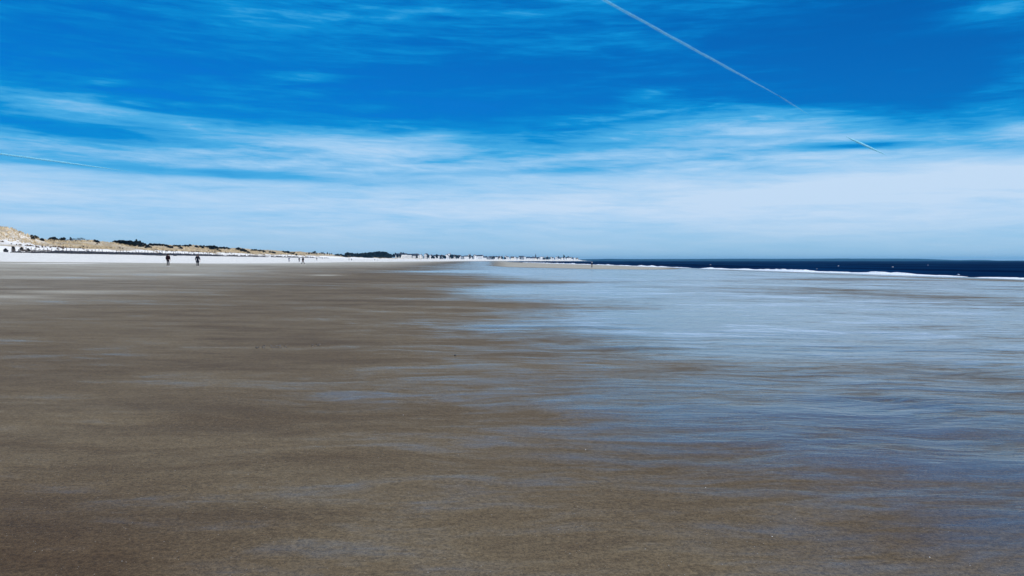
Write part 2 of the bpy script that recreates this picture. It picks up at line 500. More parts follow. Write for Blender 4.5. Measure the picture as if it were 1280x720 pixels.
# ------------------------------------------------------------------ dunes
def dune_material():
    m, N, out = material('dune_sand_and_grass')
    P = N.n('ShaderNodeTexCoord').outputs['Object']
    g = N.n('ShaderNodeAttribute', attribute_name='grass').outputs['Fac']
    n1 = N.noise(P, 0.12, 5, 0.6)
    n2 = N.noise(P, 0.9, 4, 0.65)
    f = N.smooth(N.math('ADD', g, N.math('ADD', N.math('MULTIPLY', N.math('SUBTRACT', n1, 0.5), 1.1),
                                         N.math('MULTIPLY', N.math('SUBTRACT', n2, 0.5), 0.9))), 0.35, 0.65)
    tan = N.mix(N.smooth(n1, 0.35, 0.65), (0.60, 0.49, 0.34), (0.40, 0.32, 0.215))
    tan = N.mix(N.smooth(n2, 0.48, 0.70), tan, (0.22, 0.15, 0.085))
    c = N.mix(f, (0.80, 0.77, 0.73), tan)
    b = N.n('ShaderNodeBsdfPrincipled', ins={'Base Color': c, 'Roughness': 0.9, 'Specular IOR Level': 0.1,
            'Normal': N.n('ShaderNodeBump', ins={'Strength': 0.6, 'Distance': 0.6, 'Height': n2}).outputs[0]})
    N.nt.links.new(b.outputs[0], out.inputs[0])
    return m


def build_dunes():
    us = np.concatenate([np.arange(216, 300, 1.5), np.geomspace(301, 2400, 40)])
    ys = np.concatenate([np.arange(-400, 150, 12.0), np.arange(150, 700, 2.0), np.geomspace(700, 4000, 330)])
    U, Y = np.meshgrid(us, ys)
    X = shore(Y) - U * kY(Y)
    Z = dune_z(X, Y)
    nu, ny = len(us), len(ys)
    i = np.arange(ny - 1)[:, None] * nu + np.arange(nu - 1)[None, :]
    o = mesh_obj('dunes', np.stack([X, Y, Z], -1).reshape(-1, 3), np.stack([i, i + nu, i + nu + 1, i + 1], -1).reshape(-1, 4), dune_material(), smooth=True)
    g = smoothstep(235.5, 244, U + 12 * fbm(X / 8, Y / 8, 3) + 8 * fbm(X / 30, Y / 30, 2))
    bald = np.exp(-((Y - 287) / 15.0) ** 2 - ((U - 248) / 10.0) ** 2)
    g = np.clip(g - 0.8 * bald, 0, 1)
    g = np.where((Y < 330) & (U < 285), g * 0.66, g)
    g = np.where(Y > 1650, 0.2, g)
    at = o.data.attributes.new('grass', 'FLOAT', 'POINT')
    at.data.foreach_set('value', np.ascontiguousarray(g.reshape(-1), dtype=np.float32))
    o['kind'] = 'structure'


build_dunes()


def build_grass():
    mat = simple('beach_grass_blades', (0.56, 0.45, 0.29), (0.32, 0.25, 0.155), 0.3, 0.8, 0.1)
    n = 26000
    Y = 170 + (900 - 170) * RNG.random(n) ** 1.7
    U = 241 + 50 * RNG.random(n)
    X = shore(Y) - U
    cover = fbm(X / 14, Y / 14, 4)
    keep = (cover > -0.02) & (np.exp(-((Y - 287) / 17.0) ** 2 - ((U - 248) / 11.0) ** 2) < 0.4 + 0.9 * (cover))
    X, Y = X[keep], Y[keep]
    Z = dune_z(X, Y)
    vs, fs = [], []
    for x, y, z in zip(X, Y, Z):
        h = random.uniform(0.4, 0.95)
        for _ in range(3):
            a = random.uniform(0, 6.283)
            w = random.uniform(0.10, 0.24)
            bx, by = x + random.uniform(-.3, .3), y + random.uniform(-.3, .3)
            l = random.uniform(0.1, 0.5)
            b = len(vs)
            vs += [(bx - w * math.cos(a), by - w * math.sin(a), z - 0.1), (bx + w * math.cos(a), by + w * math.sin(a), z - 0.1),
                   (bx + l * math.sin(a), by + l * math.cos(a), z + h)]
            fs.append((b, b + 1, b + 2))
    o = mesh_obj('dune_grass', vs, fs, mat)
    tag(o, 'dry straw coloured beach grass covering the dune slopes', 'grass', kind='stuff')


build_grass()


def build_scrub():
    mat = simple('brown_scrub_stems', (0.085, 0.058, 0.036), (0.16, 0.11, 0.07), 1.5, 0.9, 0.1)
    vs, fs = [], []
    n = 0
    while n < 520:
        Y = 215 + 560 * random.random() ** 1.8
        u = random.choice([random.uniform(237, 248), random.uniform(240, 282)])
        X = float(shore(Y)) - u
        if float(fbm(np.array(X / 11.0), np.array(Y / 11.0 + 40), 3)) < 0.03: continue
        z = float(dune_z(np.array(X), np.array(Y)))
        n += 1
        s = random.uniform(0.35, 1.0)
        for _ in range(22):
            a = random.uniform(0, 6.283); e = random.uniform(0.2, 1.4)
            d = Vector((math.cos(a) * math.cos(e), math.sin(a) * math.cos(e), math.sin(e))) * s
            w = Vector((-math.sin(a), math.cos(a), 0)) * 0.12 * s
            b = len(vs)
            p = Vector((X, Y, z - 0.1))
            vs += [p + d * 0.25 - w, p + d * 0.25 + w, p + d]
            fs.append((b, b + 1, b + 2))
    o = mesh_obj('dune_scrub', vs, fs, mat)
    tag(o, 'low brown scrub scattered through the beach grass on the dunes', 'scrub', kind='stuff')


build_scrub()

# ------------------------------------------------------------------ sea
def sea_material():
    m, N, out = material('sea_water')
    P = N.n('ShaderNodeTexCoord').outputs['Object']
    n1 = N.noise(N.mul_vec(P, (0.16, 0.05, 0.1)), 1.0, 5, 0.6, 0.4)
    n2 = N.noise(N.mul_vec(P, (0.9, 0.5, 0.5)), 1.0, 4, 0.6)
    n3 = N.noise(N.mul_vec(P, (0.02, 0.006, 0.1)), 1.0, 4, 0.55)
    h = N.math('ADD', N.math('MULTIPLY', n1, 1.6), N.math('MULTIPLY', n2, 0.5))
    bump = N.n('ShaderNodeBump', ins={'Strength': 0.9, 'Distance': 1.0, 'Height': h}).outputs[0]
    c = N.mix(N.smooth(n3, 0.4, 0.68), (0.0003, 0.002, 0.018), (0.0006, 0.010, 0.034))
    # wind-roughened water: mostly the deep body colour, a little broken reflection of the sky
    d = N.n('ShaderNodeBsdfDiffuse', ins={0: c, 'Normal': bump})
    g = N.n('ShaderNodeBsdfGlossy', ins={0: (0.08, 0.48, 0.95, 1), 'Roughness': 0.42, 'Normal': bump})
    b = N.n('ShaderNodeMixShader', ins={0: N.smooth(n3, 0.3, 0.75, 0.03, 0.10), 1: d.outputs[0], 2: g.outputs[0]})
    N.nt.links.new(b.outputs[0], out.inputs[0])
    return m


def build_sea():
    # the open sea with swell near the shore, one sheet to the horizon
    ys = np.concatenate([-np.geomspace(4000, 40, 14), np.arange(-30, 60, 15), np.geomspace(60, 1200, 460), np.geomspace(1215, 14000, 60)])
    ts = np.concatenate([np.arange(-30, 40, 1.4), np.geomspace(40, 1500, 90), np.geomspace(1600, 14000, 16)])
    T, Y = np.meshgrid(ts, ys)
    S = np.where(Y < 3300, shore(np.minimum(Y, 3300)), 332 - (Y - 3300) * 1.2)
    X = S + T
    amp = np.clip(T / 25, 0, 1) * np.clip(1.6 - np.hypot(X, Y) / 1500, 0, 1)
    w = 0.16 * np.sin((T * 0.9 + 9 * fbm(X / 60, Y / 90, 2)) / 4.2) + 0.35 * fbm(X / 7, Y / 14, 3)
    Z = SEA + amp * w
    nu, ny = len(ts), len(ys)
    i = np.arange(ny - 1)[:, None] * nu + np.arange(nu - 1)[None, :]
    o = mesh_obj('sea', np.stack([X, Y, Z], -1).reshape(-1, 3), np.stack([i, i + 1, i + nu + 1, i + nu], -1).reshape(-1, 4), sea_material(), smooth=True)
    o['kind'] = 'structure'


build_sea()


def foam_material():
    m, N, out = material('sea_foam')
    P = N.n('ShaderNodeTexCoord').outputs['Object']
    n = N.noise(P, 1.6, 5, 0.65)
    c = N.mix(N.smooth(n, 0.3, 0.55), (0.55, 0.68, 0.78), (0.93, 0.94, 0.95))
    b = N.n('ShaderNodeBsdfPrincipled', ins={'Base Color': c, 'Roughness': 0.7, 'Specular IOR Level': 0.3,
            'Normal': N.n('ShaderNodeBump', ins={'Strength': 0.7, 'Distance': 0.3, 'Height': n}).outputs[0]})
    N.nt.links.new(b.outputs[0], out.inputs[0])
    return m


FOAM = foam_material()


def breaker(Y0, Y1, uc, width, height, label, seed):
    """a wave rolling in: a foaming crest with a torn front and a thin apron of wash"""
    n = int(max(60, (Y1 - Y0) / 1.2)) if Y1 < 320 else 240
    ys = np.linspace(Y0, Y1, n) if Y1 < 320 else np.geomspace(Y0, Y1, n)
    cs = np.array([-1.0, -0.75, -0.5, -0.3, -0.12, 0.0, 0.12, 0.3, 0.6, 1.0, 1.5])
    hs = np.array([-0.2, 0.22, 0.62, 0.92, 1.0, 0.96, 0.8, 0.45, 0.16, 0.06, -0.2])
    V = []
    for j, y in enumerate(ys):
        t = (y - Y0) / (Y1 - Y0)
        end = min(1, t / 0.06, (1 - t) / 0.06) ** 0.6 if 0 < t < 1 else 0.02
        a = 0.10 + 3.0 * (float(fbm(np.array(y / 11.0 + seed), np.array(seed * 3.1), 4)) + 0.5) ** 2
        uu = uc + 5 * float(fbm(np.array(y / 45.0), np.array(seed * 1.7), 3))
        for k in range(len(cs)):
            q = float(fbm(np.array(y / 1.7 + k * 3.3), np.array(k * 1.9 + seed), 3))
            V.append((float(shore(y)) - (uu + cs[k] * width * end * (1 + 0.5 * q)), y, SEA + 0.02 + max(hs[k] * height * a * end * (1 + 1.4 * q), -0.25)))
    m = len(cs)
    Fs = [(j * m + k, (j + 1) * m + k, (j + 1) * m + k + 1, j * m + k + 1) for j in range(n - 1) for k in range(m - 1)]
    o = mesh_obj('breaking_wave', V, Fs, FOAM, smooth=True)
    # close it below so that it has a body
    so = o.modifiers.new('thick', 'SOLIDIFY'); so.thickness = 0.15; so.offset = -1
    tag(o, label, 'wave', 'waves breaking along the shore')
    return o


breaker(70, 146, -1.0, 2.6, 0.30, 'white breaking wave at the right edge, nearest of the shore waves', 3.0)
breaker(151, 315, -2.0, 2.8, 0.28, 'longest white breaking wave, rolling in right of the dry sand bank', 8.0)
breaker(330, 1250, -0.5, 3.0, 0.36, 'thin far line of white surf along the dry sand bank behind the lone walker', 5.0)


def whitecap(px, py, wpx, label):
    d = (EYE - SEA) / ((py - HZ) / F)
    x = (px - 640) / F * d
    L = 0.6 * wpx / F * d
    mb = []
    n, m = 9, 5
    for i in range(n):
        t = i / (n - 1) * 2 - 1
        for k in range(m):
            s = k / (m - 1) * 2 - 1
            w = (1 - t * t) ** 0.5 if abs(t) < 1 else 0
            q = random.uniform(0.6, 1.2)
            mb.append((t * L / 2 + 0.15 * s, s * 0.9 * w + 0.5 * t, (0.18 * w * (1 - s * s) * q) - 0.05))
    fs = [(i * m + k, (i + 1) * m + k, (i + 1) * m + k + 1, i * m + k + 1) for i in range(n - 1) for k in range(m - 1)]
    o = mesh_obj('whitecap', mb, fs, FOAM, smooth=True)
    o.location = (x, d, SEA + 0.10)
    tag(o, label, 'whitecap', 'whitecaps on the open sea')


whitecap(888, 331.0, 3, 'small whitecap on dark sea just beyond the left end of the longest breaker')
whitecap(1021, 336.5, 4, 'small whitecap close behind the longest breaking wave')
whitecap(1048, 332.6, 4, 'whitecap between the horizon and the longest breaker, left of the largest one')
whitecap(1116, 334.0, 7, 'largest whitecap on the dark sea')
whitecap(1160, 331.6, 3, 'faint whitecap right of the largest one, below the horizon')
whitecap(1198, 344.0, 4, 'whitecap in the gap between the two nearest breaking waves')


def build_headland():
    mat = simple('wooded_headland', (0.003, 0.009, 0.014), (0.006, 0.014, 0.020), 0.004, 0.95, 0.0)
    # far wooded shore across the bay
    pxs = np.linspace(700, 1330, 260)
    top = np.interp(pxs, [700, 745, 760, 800, 900, 1000, 1080, 1150, 1192, 1200, 1215, 1235, 1245, 1330],
                    [0.8, 1.9, 2.3, 1.9, 2.2, 2.3, 2.6, 2.3, 0.6, 0.5, 0.9, 0.7, 0.1, 0.02])
    d0 = 9000.0
    V = []
    for p, t in zip(pxs, top):
        x = (p - 640) / F * d0
        h = max(0.4, t / F * d0 + EYE - SEA * 0 + 5.0 * float(fbm(np.array(x / 260.0), np.array(3.3), 4)) * min(1, t))
        for yy, k in ((-120, 0.0), (-60, 0.62), (0, 1.0), (300, 1.05), (700, 0.5), (1000, 0.0)):
            V.append((x * (1 + yy / d0), d0 + yy, SEA - 1 + (h + 1.0) * k))
    m = 6
    Fs = [(i * m + k, (i + 1) * m + k, (i + 1) * m + k + 1, i * m + k + 1) for i in range(len(pxs) - 1) for k in range(m - 1)]
    o = mesh_obj('headland', V, Fs, mat)
    o['kind'] = 'structure'


build_headland()

# ------------------------------------------------------------------ trees and shrubs
M_pine = simple('pine_needles', (0.006, 0.011, 0.014), (0.016, 0.022, 0.022), 1.5, 0.8, 0.15)
M_bush = simple('shrub_leaves', (0.006, 0.010, 0.013), (0.018, 0.022, 0.020), 2.0, 0.8, 0.15)
M_bark = simple('bark', (0.045, 0.036, 0.030), (0.10, 0.08, 0.066), 6.0, 0.9, 0.1)
M_twig = simple('bare_twigs', (0.035, 0.045, 0.065), (0.075, 0.085, 0.105), 4.0, 0.9, 0.1)


def leaf_cloud(centres, per, size, squash=0.7):
    vs, fs = [], []
    for (cx, cy, cz, r) in centres:
        for _ in range(per):
            d = Vector((random.gauss(0, 1), random.gauss(0, 1), random.gauss(0, 1))).normalized() * r * random.random() ** 0.45
            c = Vector((cx + d.x, cy + d.y, cz + d.z * squash))
            a = Vector((random.gauss(0, 1), random.gauss(0, 1), random.gauss(0, 0.7))).normalized()
            b = a.orthogonal().normalized()
            s = size * random.uniform(0.6, 1.4)
            k = len(vs)
            vs += [c - a * s, c + b * s * 0.45, c + a * s, c - b * s * 0.45]
            fs.append((k, k + 1, k + 2, k + 3))
    return vs, fs


def pine(kind):
    root = empty('pine_tree')
    t = MB()
    t.tube([(0, 0, -0.06), (0.01, 0, 0.3), (-0.01, 0.01, 0.65), (0, 0, 0.93)], [0.03, 0.023, 0.014, 0.004])
    cs = []
    for i in range(15):
        z = 0.28 + 0.66 * i / 14
        rr = (0.30 * (1.02 - z) ** 0.6 + 0.02) if kind == 0 else 0.24 * math.sin(math.pi * min(1, (z - 0.12) / 0.95)) ** 0.7
        for _ in range(2 if i < 11 else 1):
            a = random.uniform(0, 6.28)
            q = rr * random.uniform(0.4, 0.95)
            cs.append((q * math.cos(a), q * math.sin(a), z + random.uniform(-.03, .03), 0.07 + 0.28 * rr))
            t.tube([(0, 0, z - 0.07), (q * math.cos(a) * 0.9, q * math.sin(a) * 0.9, z)], [0.008, 0.003], 4)
    t.build('trunk', M_bark, root)
    mesh_obj('crown', *leaf_cloud(cs, 80, 0.062), M_pine, root)
    return root


def shrub(kind):
    root = empty('shrub')
    t = MB()
    cs = []
    for i in range(13):
        a = random.uniform(0, 6.28)
        q = random.uniform(0, 0.5) if i else 0
        z = random.uniform(0.35, 0.74) * (1 - 0.7 * q * q) if i else 0.78
        cs.append((q * math.cos(a), q * math.sin(a), z, random.uniform(0.16, 0.30)))
        t.tube([(0.08 * math.cos(a), 0.08 * math.sin(a), -0.12), (q * 0.6 * math.cos(a), q * 0.6 * math.sin(a), z * 0.6), (q * math.cos(a), q * math.sin(a), z)], [0.03, 0.02, 0.008], 4)
    for i in range(6):
        a = random.uniform(0, 6.28)
        cs.append((0.4 * math.cos(a), 0.4 * math.sin(a), 0.18, 0.2))
    t.build('stem', M_bark, root)
    mesh_obj('foliage', *leaf_cloud(cs, 90, 0.10, 0.8), M_bush, root)
    return root


def bare_tree():
    root = empty('bare_tree')
    t, c = MB(), MB()
    t.tube([(0, 0, -0.05), (0.01, 0, 0.2), (0, 0.01, 0.45)], [0.03, 0.025, 0.018])
    def br(p, d, l, r, lev):
        q = p + d * l
        c.tube([p, (p + q) / 2 + Vector((random.uniform(-.02, .02), random.uniform(-.02, .02), 0.01)), q], [r, r * 0.8, r * 0.55], 4)
        if lev == 0: return
        for _ in range(3 if lev > 1 else 4):
            nd = (d + Vector((random.gauss(0, .5), random.gauss(0, .5), random.gauss(0.12, .3)))).normalized()
            br(p + d * l * random.uniform(0.55, 1), nd, l * 0.68, r * 0.6, lev - 1)
    for i in range(7):
        a = i * 0.9 + random.uniform(-.2, .2)
        br(Vector((0, 0, 0.2 + 0.036 * i)), Vector((math.cos(a) * 0.7, math.sin(a) * 0.7, 0.75)).normalized(), 0.27, 0.013, 3)
    t.build('trunk', M_bark, root)
    c.build('branches', M_twig, root)
    return root


PROTO = {'pine': [pine(0), pine(1), pine(1)], 'shrub': [shrub(0), shrub(1), shrub(2)], 'bare': [bare_tree(), bare_tree()]}
_used = set()


def take(kind):
    p = random.choice(PROTO[kind])
    if p.name not in _used:
        _used.add(p.name)
        return p
    return copy_tree(p)


def plant(kind, px, ytop, ybase, wide, label, cat, group, back=0.0):
    h = hit(px, ybase)
    dc = crest(px)
    if h is None or h[1] > dc + 60 or h[1] < 150:
        d = dc + 3
    else:
        d = h[1]
    d += back
    x = (px - 640) / F * d
    z = float(surf_z(x, d))
    H = max((HZ - ytop) / F * d + EYE - z, 0.9 / F * d + 0.7) * (1.25 if kind == 'shrub' else 1.1)
    o = take(kind)
    o.location = (x, d, z - 0.1)
    wd = H * wide
    o.scale = (wd, wd, H)
    o.rotation_euler = (0, 0, random.uniform(0, 6.28))
    tag(o, label, cat, group)
    return o


def clump(kind, tops, bases, n, wide, label, cat, group, jit=0.8):
    x0, x1 = tops[0][0], tops[-1][0]
    for i in range(n):
        px = x0 + (x1 - x0) * (i + 0.5) / n + random.uniform(-jit, jit)
        yt = np.interp(px, *zip(*tops)) + random.uniform(-0.35, 0.45)
        yb = np.interp(px, *zip(*bases)) + random.uniform(-0.6, 0.4)
        plant(kind, px, yt, yb, wide, label, cat, group, random.uniform(0, 6))


G1 = 'dark shrubs on the dune crest'
SH = lambda where: 'dark low shrub ' + where
clump('shrub', [(39, 297), (47, 297)], [(39, 299), (47, 299.5)], 4, 1.2, SH('in the small cluster just right of the tallest dune'), 'shrub', 'shrubs just right of the tallest dune')
plant('shrub', 52.5, 298, 301, 1.2, 'brown black shrub alone on the crest two shrubs right of the tallest dune', 'shrub', G1)
clump('shrub', [(64, 297.5), (67, 296.3), (71, 298)], [(64, 299), (71, 299.5)], 4, 1.2, SH('on the bare crest left of the leafless trees'), 'shrub', 'shrubs left of the leafless trees')
clump('shrub', [(75, 297.2), (81, 297.5)], [(75, 299.5), (81, 300)], 2, 1.1, SH('of the pair touching the leafless trees'), 'shrub', 'pair of shrubs touching the leafless trees')
plant('pine', 88.5, 296.6, 301, 0.95, 'dark broad pine standing among the leafless grey trees', 'tree', 'pines along the dunes')
clump('bare', [(82, 298.5), (90, 297.3), (100, 295.8), (107, 297.3), (113, 300.5)], [(82, 302), (114, 303)], 11, 1.3,
      'grey leafless tree in the grove behind the first dune crest', 'tree', 'leafless trees behind the first dune crest')
clump('shrub', [(117, 300.8), (123, 301.5)], [(117, 303), (123, 303.5)], 2, 1.3, SH('of the pair right of the leafless grove'), 'shrub', 'pair of shrubs right of the leafless grove')
clump('shrub', [(144, 301.3), (150, 301), (160, 301.8), (168, 302), (180, 304), (188, 309)], [(144, 302.5), (165, 304.5), (180, 308), (188, 311)], 16, 1.5,
      SH('in the long thicket left of the walker in the maroon jacket'), 'shrub', 'long dune thicket left of the maroon walker')
clump('shrub', [(165, 304.5), (187, 309)], [(165, 306), (187, 311)], 10, 1.5,
      SH('in the long thicket left of the walker in the maroon jacket'), 'shrub', 'long dune thicket left of the maroon walker')
plant('pine', 171, 299.6, 303.5, 0.8, 'taller dark pine rising above the long thicket, left of its twin', 'tree', 'pines along the dunes')
plant('pine', 175, 301, 304, 0.8, 'shorter dark pine rising above the long thicket, right of its twin', 'tree', 'pines along the dunes')
clump('shrub', [(186, 305.3), (198, 304.8), (206, 306.5)], [(186, 307), (206, 307.8)], 7, 1.6, SH('on the crest above the walker in the maroon jacket'), 'shrub', 'crest shrubs above the maroon walker')
clump('shrub', [(207, 307.6), (215, 310)], [(207, 309), (215, 311.5)], 4, 1.4, SH('sloping down right above the walker in the maroon jacket'), 'shrub', 'sloping shrubs above the maroon walker')
clump('shrub', [(216, 308), (227, 310)], [(216, 309.2), (227, 311.3)], 4, 1.4, SH('on the slope between the two nearest walkers'), 'shrub', 'slope shrubs between the two nearest walkers')
clump('shrub', [(224, 307), (231, 306.5), (238, 308)], [(224, 308.3), (238, 309.2)], 5, 1.5, SH('on the crest just left of the walker in the long coat'), 'shrub', 'crest shrubs left of the long coat walker')
clump('shrub', [(243, 308.2), (255, 308), (263, 307), (270, 308), (277, 309), (281, 308), (287, 311)], [(243, 309.5), (260, 310.5), (270, 312), (287, 312.2)], 16, 1.4,
      SH('in the thicket above and right of the walker in the long coat'), 'shrub', 'thicket right of the long coat walker')
clump('shrub', [(263, 310.5), (276, 313.5)], [(263, 312), (276, 314.8)], 5, 1.4, SH('in the thicket above and right of the walker in the long coat'), 'shrub', 'thicket right of the long coat walker')
clump('shrub', [(295, 311), (298, 309.5), (304, 311.5), (312, 315)], [(295, 312.5), (312, 316.5)], 8, 1.3, SH('in the wedge shaped patch halfway between the walkers in coat and blue'), 'shrub', 'wedge shaped shrub patch')
clump('shrub', [(314, 312.2), (320, 311.8), (328, 313), (332, 314.8)], [(314, 313.8), (332, 315.5)], 7, 1.3, SH('in the flat patch left of the walker with raised arms'), 'shrub', 'flat shrub patch left of the distant walkers')
clump('shrub', [(336, 314.6), (345, 316)], [(336, 316), (345, 317.5)], 4, 1.2, SH('in the short row just left of the blue clad walker'), 'shrub', 'short shrub row left of the distant walkers')
clump('shrub', [(353, 314), (360, 314.2), (366, 316), (372, 318.5)], [(353, 315.6), (366, 317.8), (372, 320)], 8, 1.2, SH('on the slope directly above the three distant walkers'), 'shrub', 'shrubs above the three distant walkers')
clump('pine', [(382, 316.5), (385, 315.3), (389, 315.8), (391, 314.3), (395, 314), (397, 316.5)], [(382, 318), (398, 318.6)], 7, 0.95,
      'dark pine in the tallest clump right of the distant walkers', 'tree', 'pines right of the distant walkers', 0.4)
clump('pine', [(399, 316.6), (403, 314.8), (407, 316.6)], [(399, 318.2), (407, 318.7)], 4, 1.0, 'dark pine in the middle clump before the wood', 'tree', 'pines in the middle clump', 0.3)
clump('pine', [(408, 316), (410, 315.4), (416, 317.3)], [(408, 318.5), (416, 319)], 3, 1.0, 'dark pine in the last small clump before the wood', 'tree', 'pines in the last small clump', 0.3)
clump('shrub', [(419, 317.6), (430, 318)], [(419, 319.5), (430, 319.8)], 5, 1.4, SH('in the low gap left of the pine wood'), 'shrub', 'shrubs left of the pine wood')
WT = [(431, 317), (434, 315.6), (438, 316), (442, 316.6), (450, 316.8), (458, 316.2), (466, 315.8), (472, 315), (478, 315), (484, 316.2), (490, 318.6)]
clump('pine', WT, [(431, 320.4), (450, 321.6), (490, 322)], 64, 1.05, 'dark pine in the dense wood between the dunes and the town', 'tree', 'pines of the dense wood')
clump('shrub', [(428, 319), (440, 320), (490, 320.3)], [(428, 321), (460, 322), (490, 322.4)], 26, 1.6, 'dark underbrush shrub along the foot of the pine wood', 'shrub', 'underbrush of the pine wood')

# ------------------------------------------------------------------ town
M_white = simple('white_clapboard', (0.66, 0.66, 0.66), (0.56, 0.58, 0.60), 0.5, 0.7, 0.2)
M_cream = simple('cream_clapboard', (0.62, 0.58, 0.50), (0.70, 0.66, 0.58), 0.5, 0.7, 0.2)
M_grey = simple('weathered_shingle', (0.16, 0.18, 0.21), (0.24, 0.26, 0.29), 0.7, 0.8, 0.2)
M_slate = simple('dark_roof_shingle', (0.018, 0.024, 0.040), (0.045, 0.052, 0.070), 0.6, 0.8, 0.2)
M_red = simple('brown_roof_shingle', (0.05, 0.034, 0.036), (0.085, 0.058, 0.055), 0.6, 0.8, 0.2)
M_brick = simple('brick', (0.20, 0.09, 0.07), (0.28, 0.14, 0.10), 2.0, 0.9, 0.1)
M_glass = simple('window_glass', (0.015, 0.02, 0.03), (0.03, 0.04, 0.055), 1.0, 0.1, 0.5)


def house(w, dp, hw, hr, wall, roof, gable_front):
    root = empty('house')
    a, b = (w, dp)
    wl = MB()
    if gable_front:   # ridge runs front to back
        wl.add([(-a/2, -b/2, -1.5), (a/2, -b/2, -1.5), (a/2, b/2, -1.5), (-a/2, b/2, -1.5), (-a/2, -b/2, hw), (a/2, -b/2, hw), (a/2, b/2, hw), (-a/2, b/2, hw), (0, -b/2, hw + hr), (0, b/2, hw + hr)],
               [(0, 3, 2, 1), (0, 1, 5, 8, 4), (2, 3, 7, 9, 6), (1, 2, 6, 5), (3, 0, 4, 7)])
        e = 0.5
        s = hr / (a / 2)
        prof = [(-a/2 - e, hw - s * e), (0, hw + hr), (a/2 + e, hw - s * e)]
        rv = [(x, y, z + dz) for y in (-b/2 - e, b/2 + e) for dz in (0.03, 0.38) for x, z in prof]
    else:
        wl.add([(-a/2, -b/2, -1.5), (a/2, -b/2, -1.5), (a/2, b/2, -1.5), (-a/2, b/2, -1.5), (-a/2, -b/2, hw), (a/2, -b/2, hw), (a/2, b/2, hw), (-a/2, b/2, hw), (-a/2, 0, hw + hr), (a/2, 0, hw + hr)],
               [(0, 3, 2, 1), (0, 1, 5, 4), (2, 3, 7, 6), (1, 2, 6, 9, 5), (3, 0, 4, 8, 7)])
        e = 0.5
        s = hr / (b / 2)
        prof = [(-b/2 - e, hw - s * e), (0, hw + hr), (b/2 + e, hw - s * e)]
        rv = [(-x if False else x, y, z + dz) for x in (a/2 + e, -a/2 - e) for dz in (0.03, 0.38) for y, z in prof]
    wl.build('wall', wall, root)
    rf = MB()
    rf.add(rv, [(3, 4, 10, 9), (4, 5, 11, 10), (1, 0, 6, 7), (2, 1, 7, 8), (0, 1, 4, 3), (1, 2, 5, 4), (7, 6, 9, 10), (8, 7, 10, 11), (0, 3, 9, 6), (5, 2, 8, 11)])
    ro = rf.build('roof', roof, root)
    c = MB(); c.box(a * 0.22, a * 0.22 + 0.9, -0.4, 0.5, hw + hr * 0.3, hw + hr + 1.2)
    c.build('chimney', M_brick, ro)
    n = max(2, int(w / 3.2))
    for st in range(int(hw // 3)):
        for i in range(n):
            x = -w/2 + w * (i + 0.5) / n
            if st == 0 and i == n // 2:
                d = MB(); d.box(x - 0.55, x + 0.55, -b/2 - 0.05, -b/2 + 0.05, 0.0, 2.2)
                d.build('door', M_grey, root)
                continue
            g = MB(); g.box(x - 0.6, x + 0.6, -b/2 - 0.04, -b/2 + 0.05, 1.0 + 3 * st, 2.5 + 3 * st)
            g.build('window', M_glass, root)
    return root


HP = []
for (w, dp, hw, hr, wl, rf, gf, txt) in [
        (9, 11, 6.2, 3.6, M_white, M_slate, True, 'white gabled house with dark roof'), (13, 9, 6.2, 3.4, M_white, M_slate, False, 'wide white house with dark roof'),
        (10, 9, 5.8, 3.2, M_grey, M_slate, True, 'grey shingled house with dark roof'), (11, 10, 6.2, 3.6, M_cream, M_red, False, 'cream house with brown roof'),
        (8, 10, 8.9, 3.2, M_white, M_slate, True, 'tall narrow white house with dark roof'), (16, 11, 8.9, 2.8, M_white, M_slate, False, 'long three storey white house')]:
    h = house(w, dp, hw, hr, wl, rf, gf)
    HP.append((h, txt, w))
_hu = set()


def town_spot(px, u_in):
    D = np.geomspace(1350, 3900, 4000)
    ue = ueff((px - 640) / F * D, D)
    ok = np.nonzero(ue >= u_in)[0]
    if len(ok) == 0: return None
    d = float(D[ok[0]])
    x = (px - 640) / F * d
    return x, d, float(surf_z(x, d))


def sector(px):
    for lim, t in ((512, 'beside the pine wood'), (545, 'right of the pine wood'), (580, 'on the white seafront sand'),
                   (615, 'where the seafront sand ends'), (650, 'above the first blue water'),
                   (683, 'close to the dark spire'), (712, 'right of the dark spire'), (760, 'at the right tip of town')):
        if px < lim: return t


def put_house(px, u_in, scale, idx=None):
    s = town_spot(px, u_in)
    if s is None: return
    i = idx if idx is not None else random.choice([0, 0, 1, 1, 2, 3, 4, 4, 5])
    h, txt, w = HP[i]
    if i not in _hu:
        _hu.add(i); o = h
    else:
        o = copy_tree(h)
    o.location = s
    o.scale = (scale, scale, scale)
    o.rotation_euler = (0, 0, random.uniform(-0.25, 0.25))
    tag(o, f'{txt} {sector(px)}', 'house', f'{txt.split(" with")[0]}s {sector(px)}')


px = 498.0
while px < 737:
    s = town_spot(px, 246)
    if s is None: break
    mpp = s[1] / F
    put_house(px, 246 + random.uniform(0, 25), (0.72 if abs(px - 511) < 3 else random.uniform(0.7, 1.0)), 5 if abs(px - 511) < 3 else None)
    px += random.uniform(11, 17) / mpp * 0.75
px = 506.0
while px < 722:
    s = town_spot(px, 330)
    if s is None: break
    put_house(px, 330 + random.uniform(0, 60), random.uniform(0.85, 1.15))
    px += random.uniform(16, 34) / (s[1] / F) * 0.8

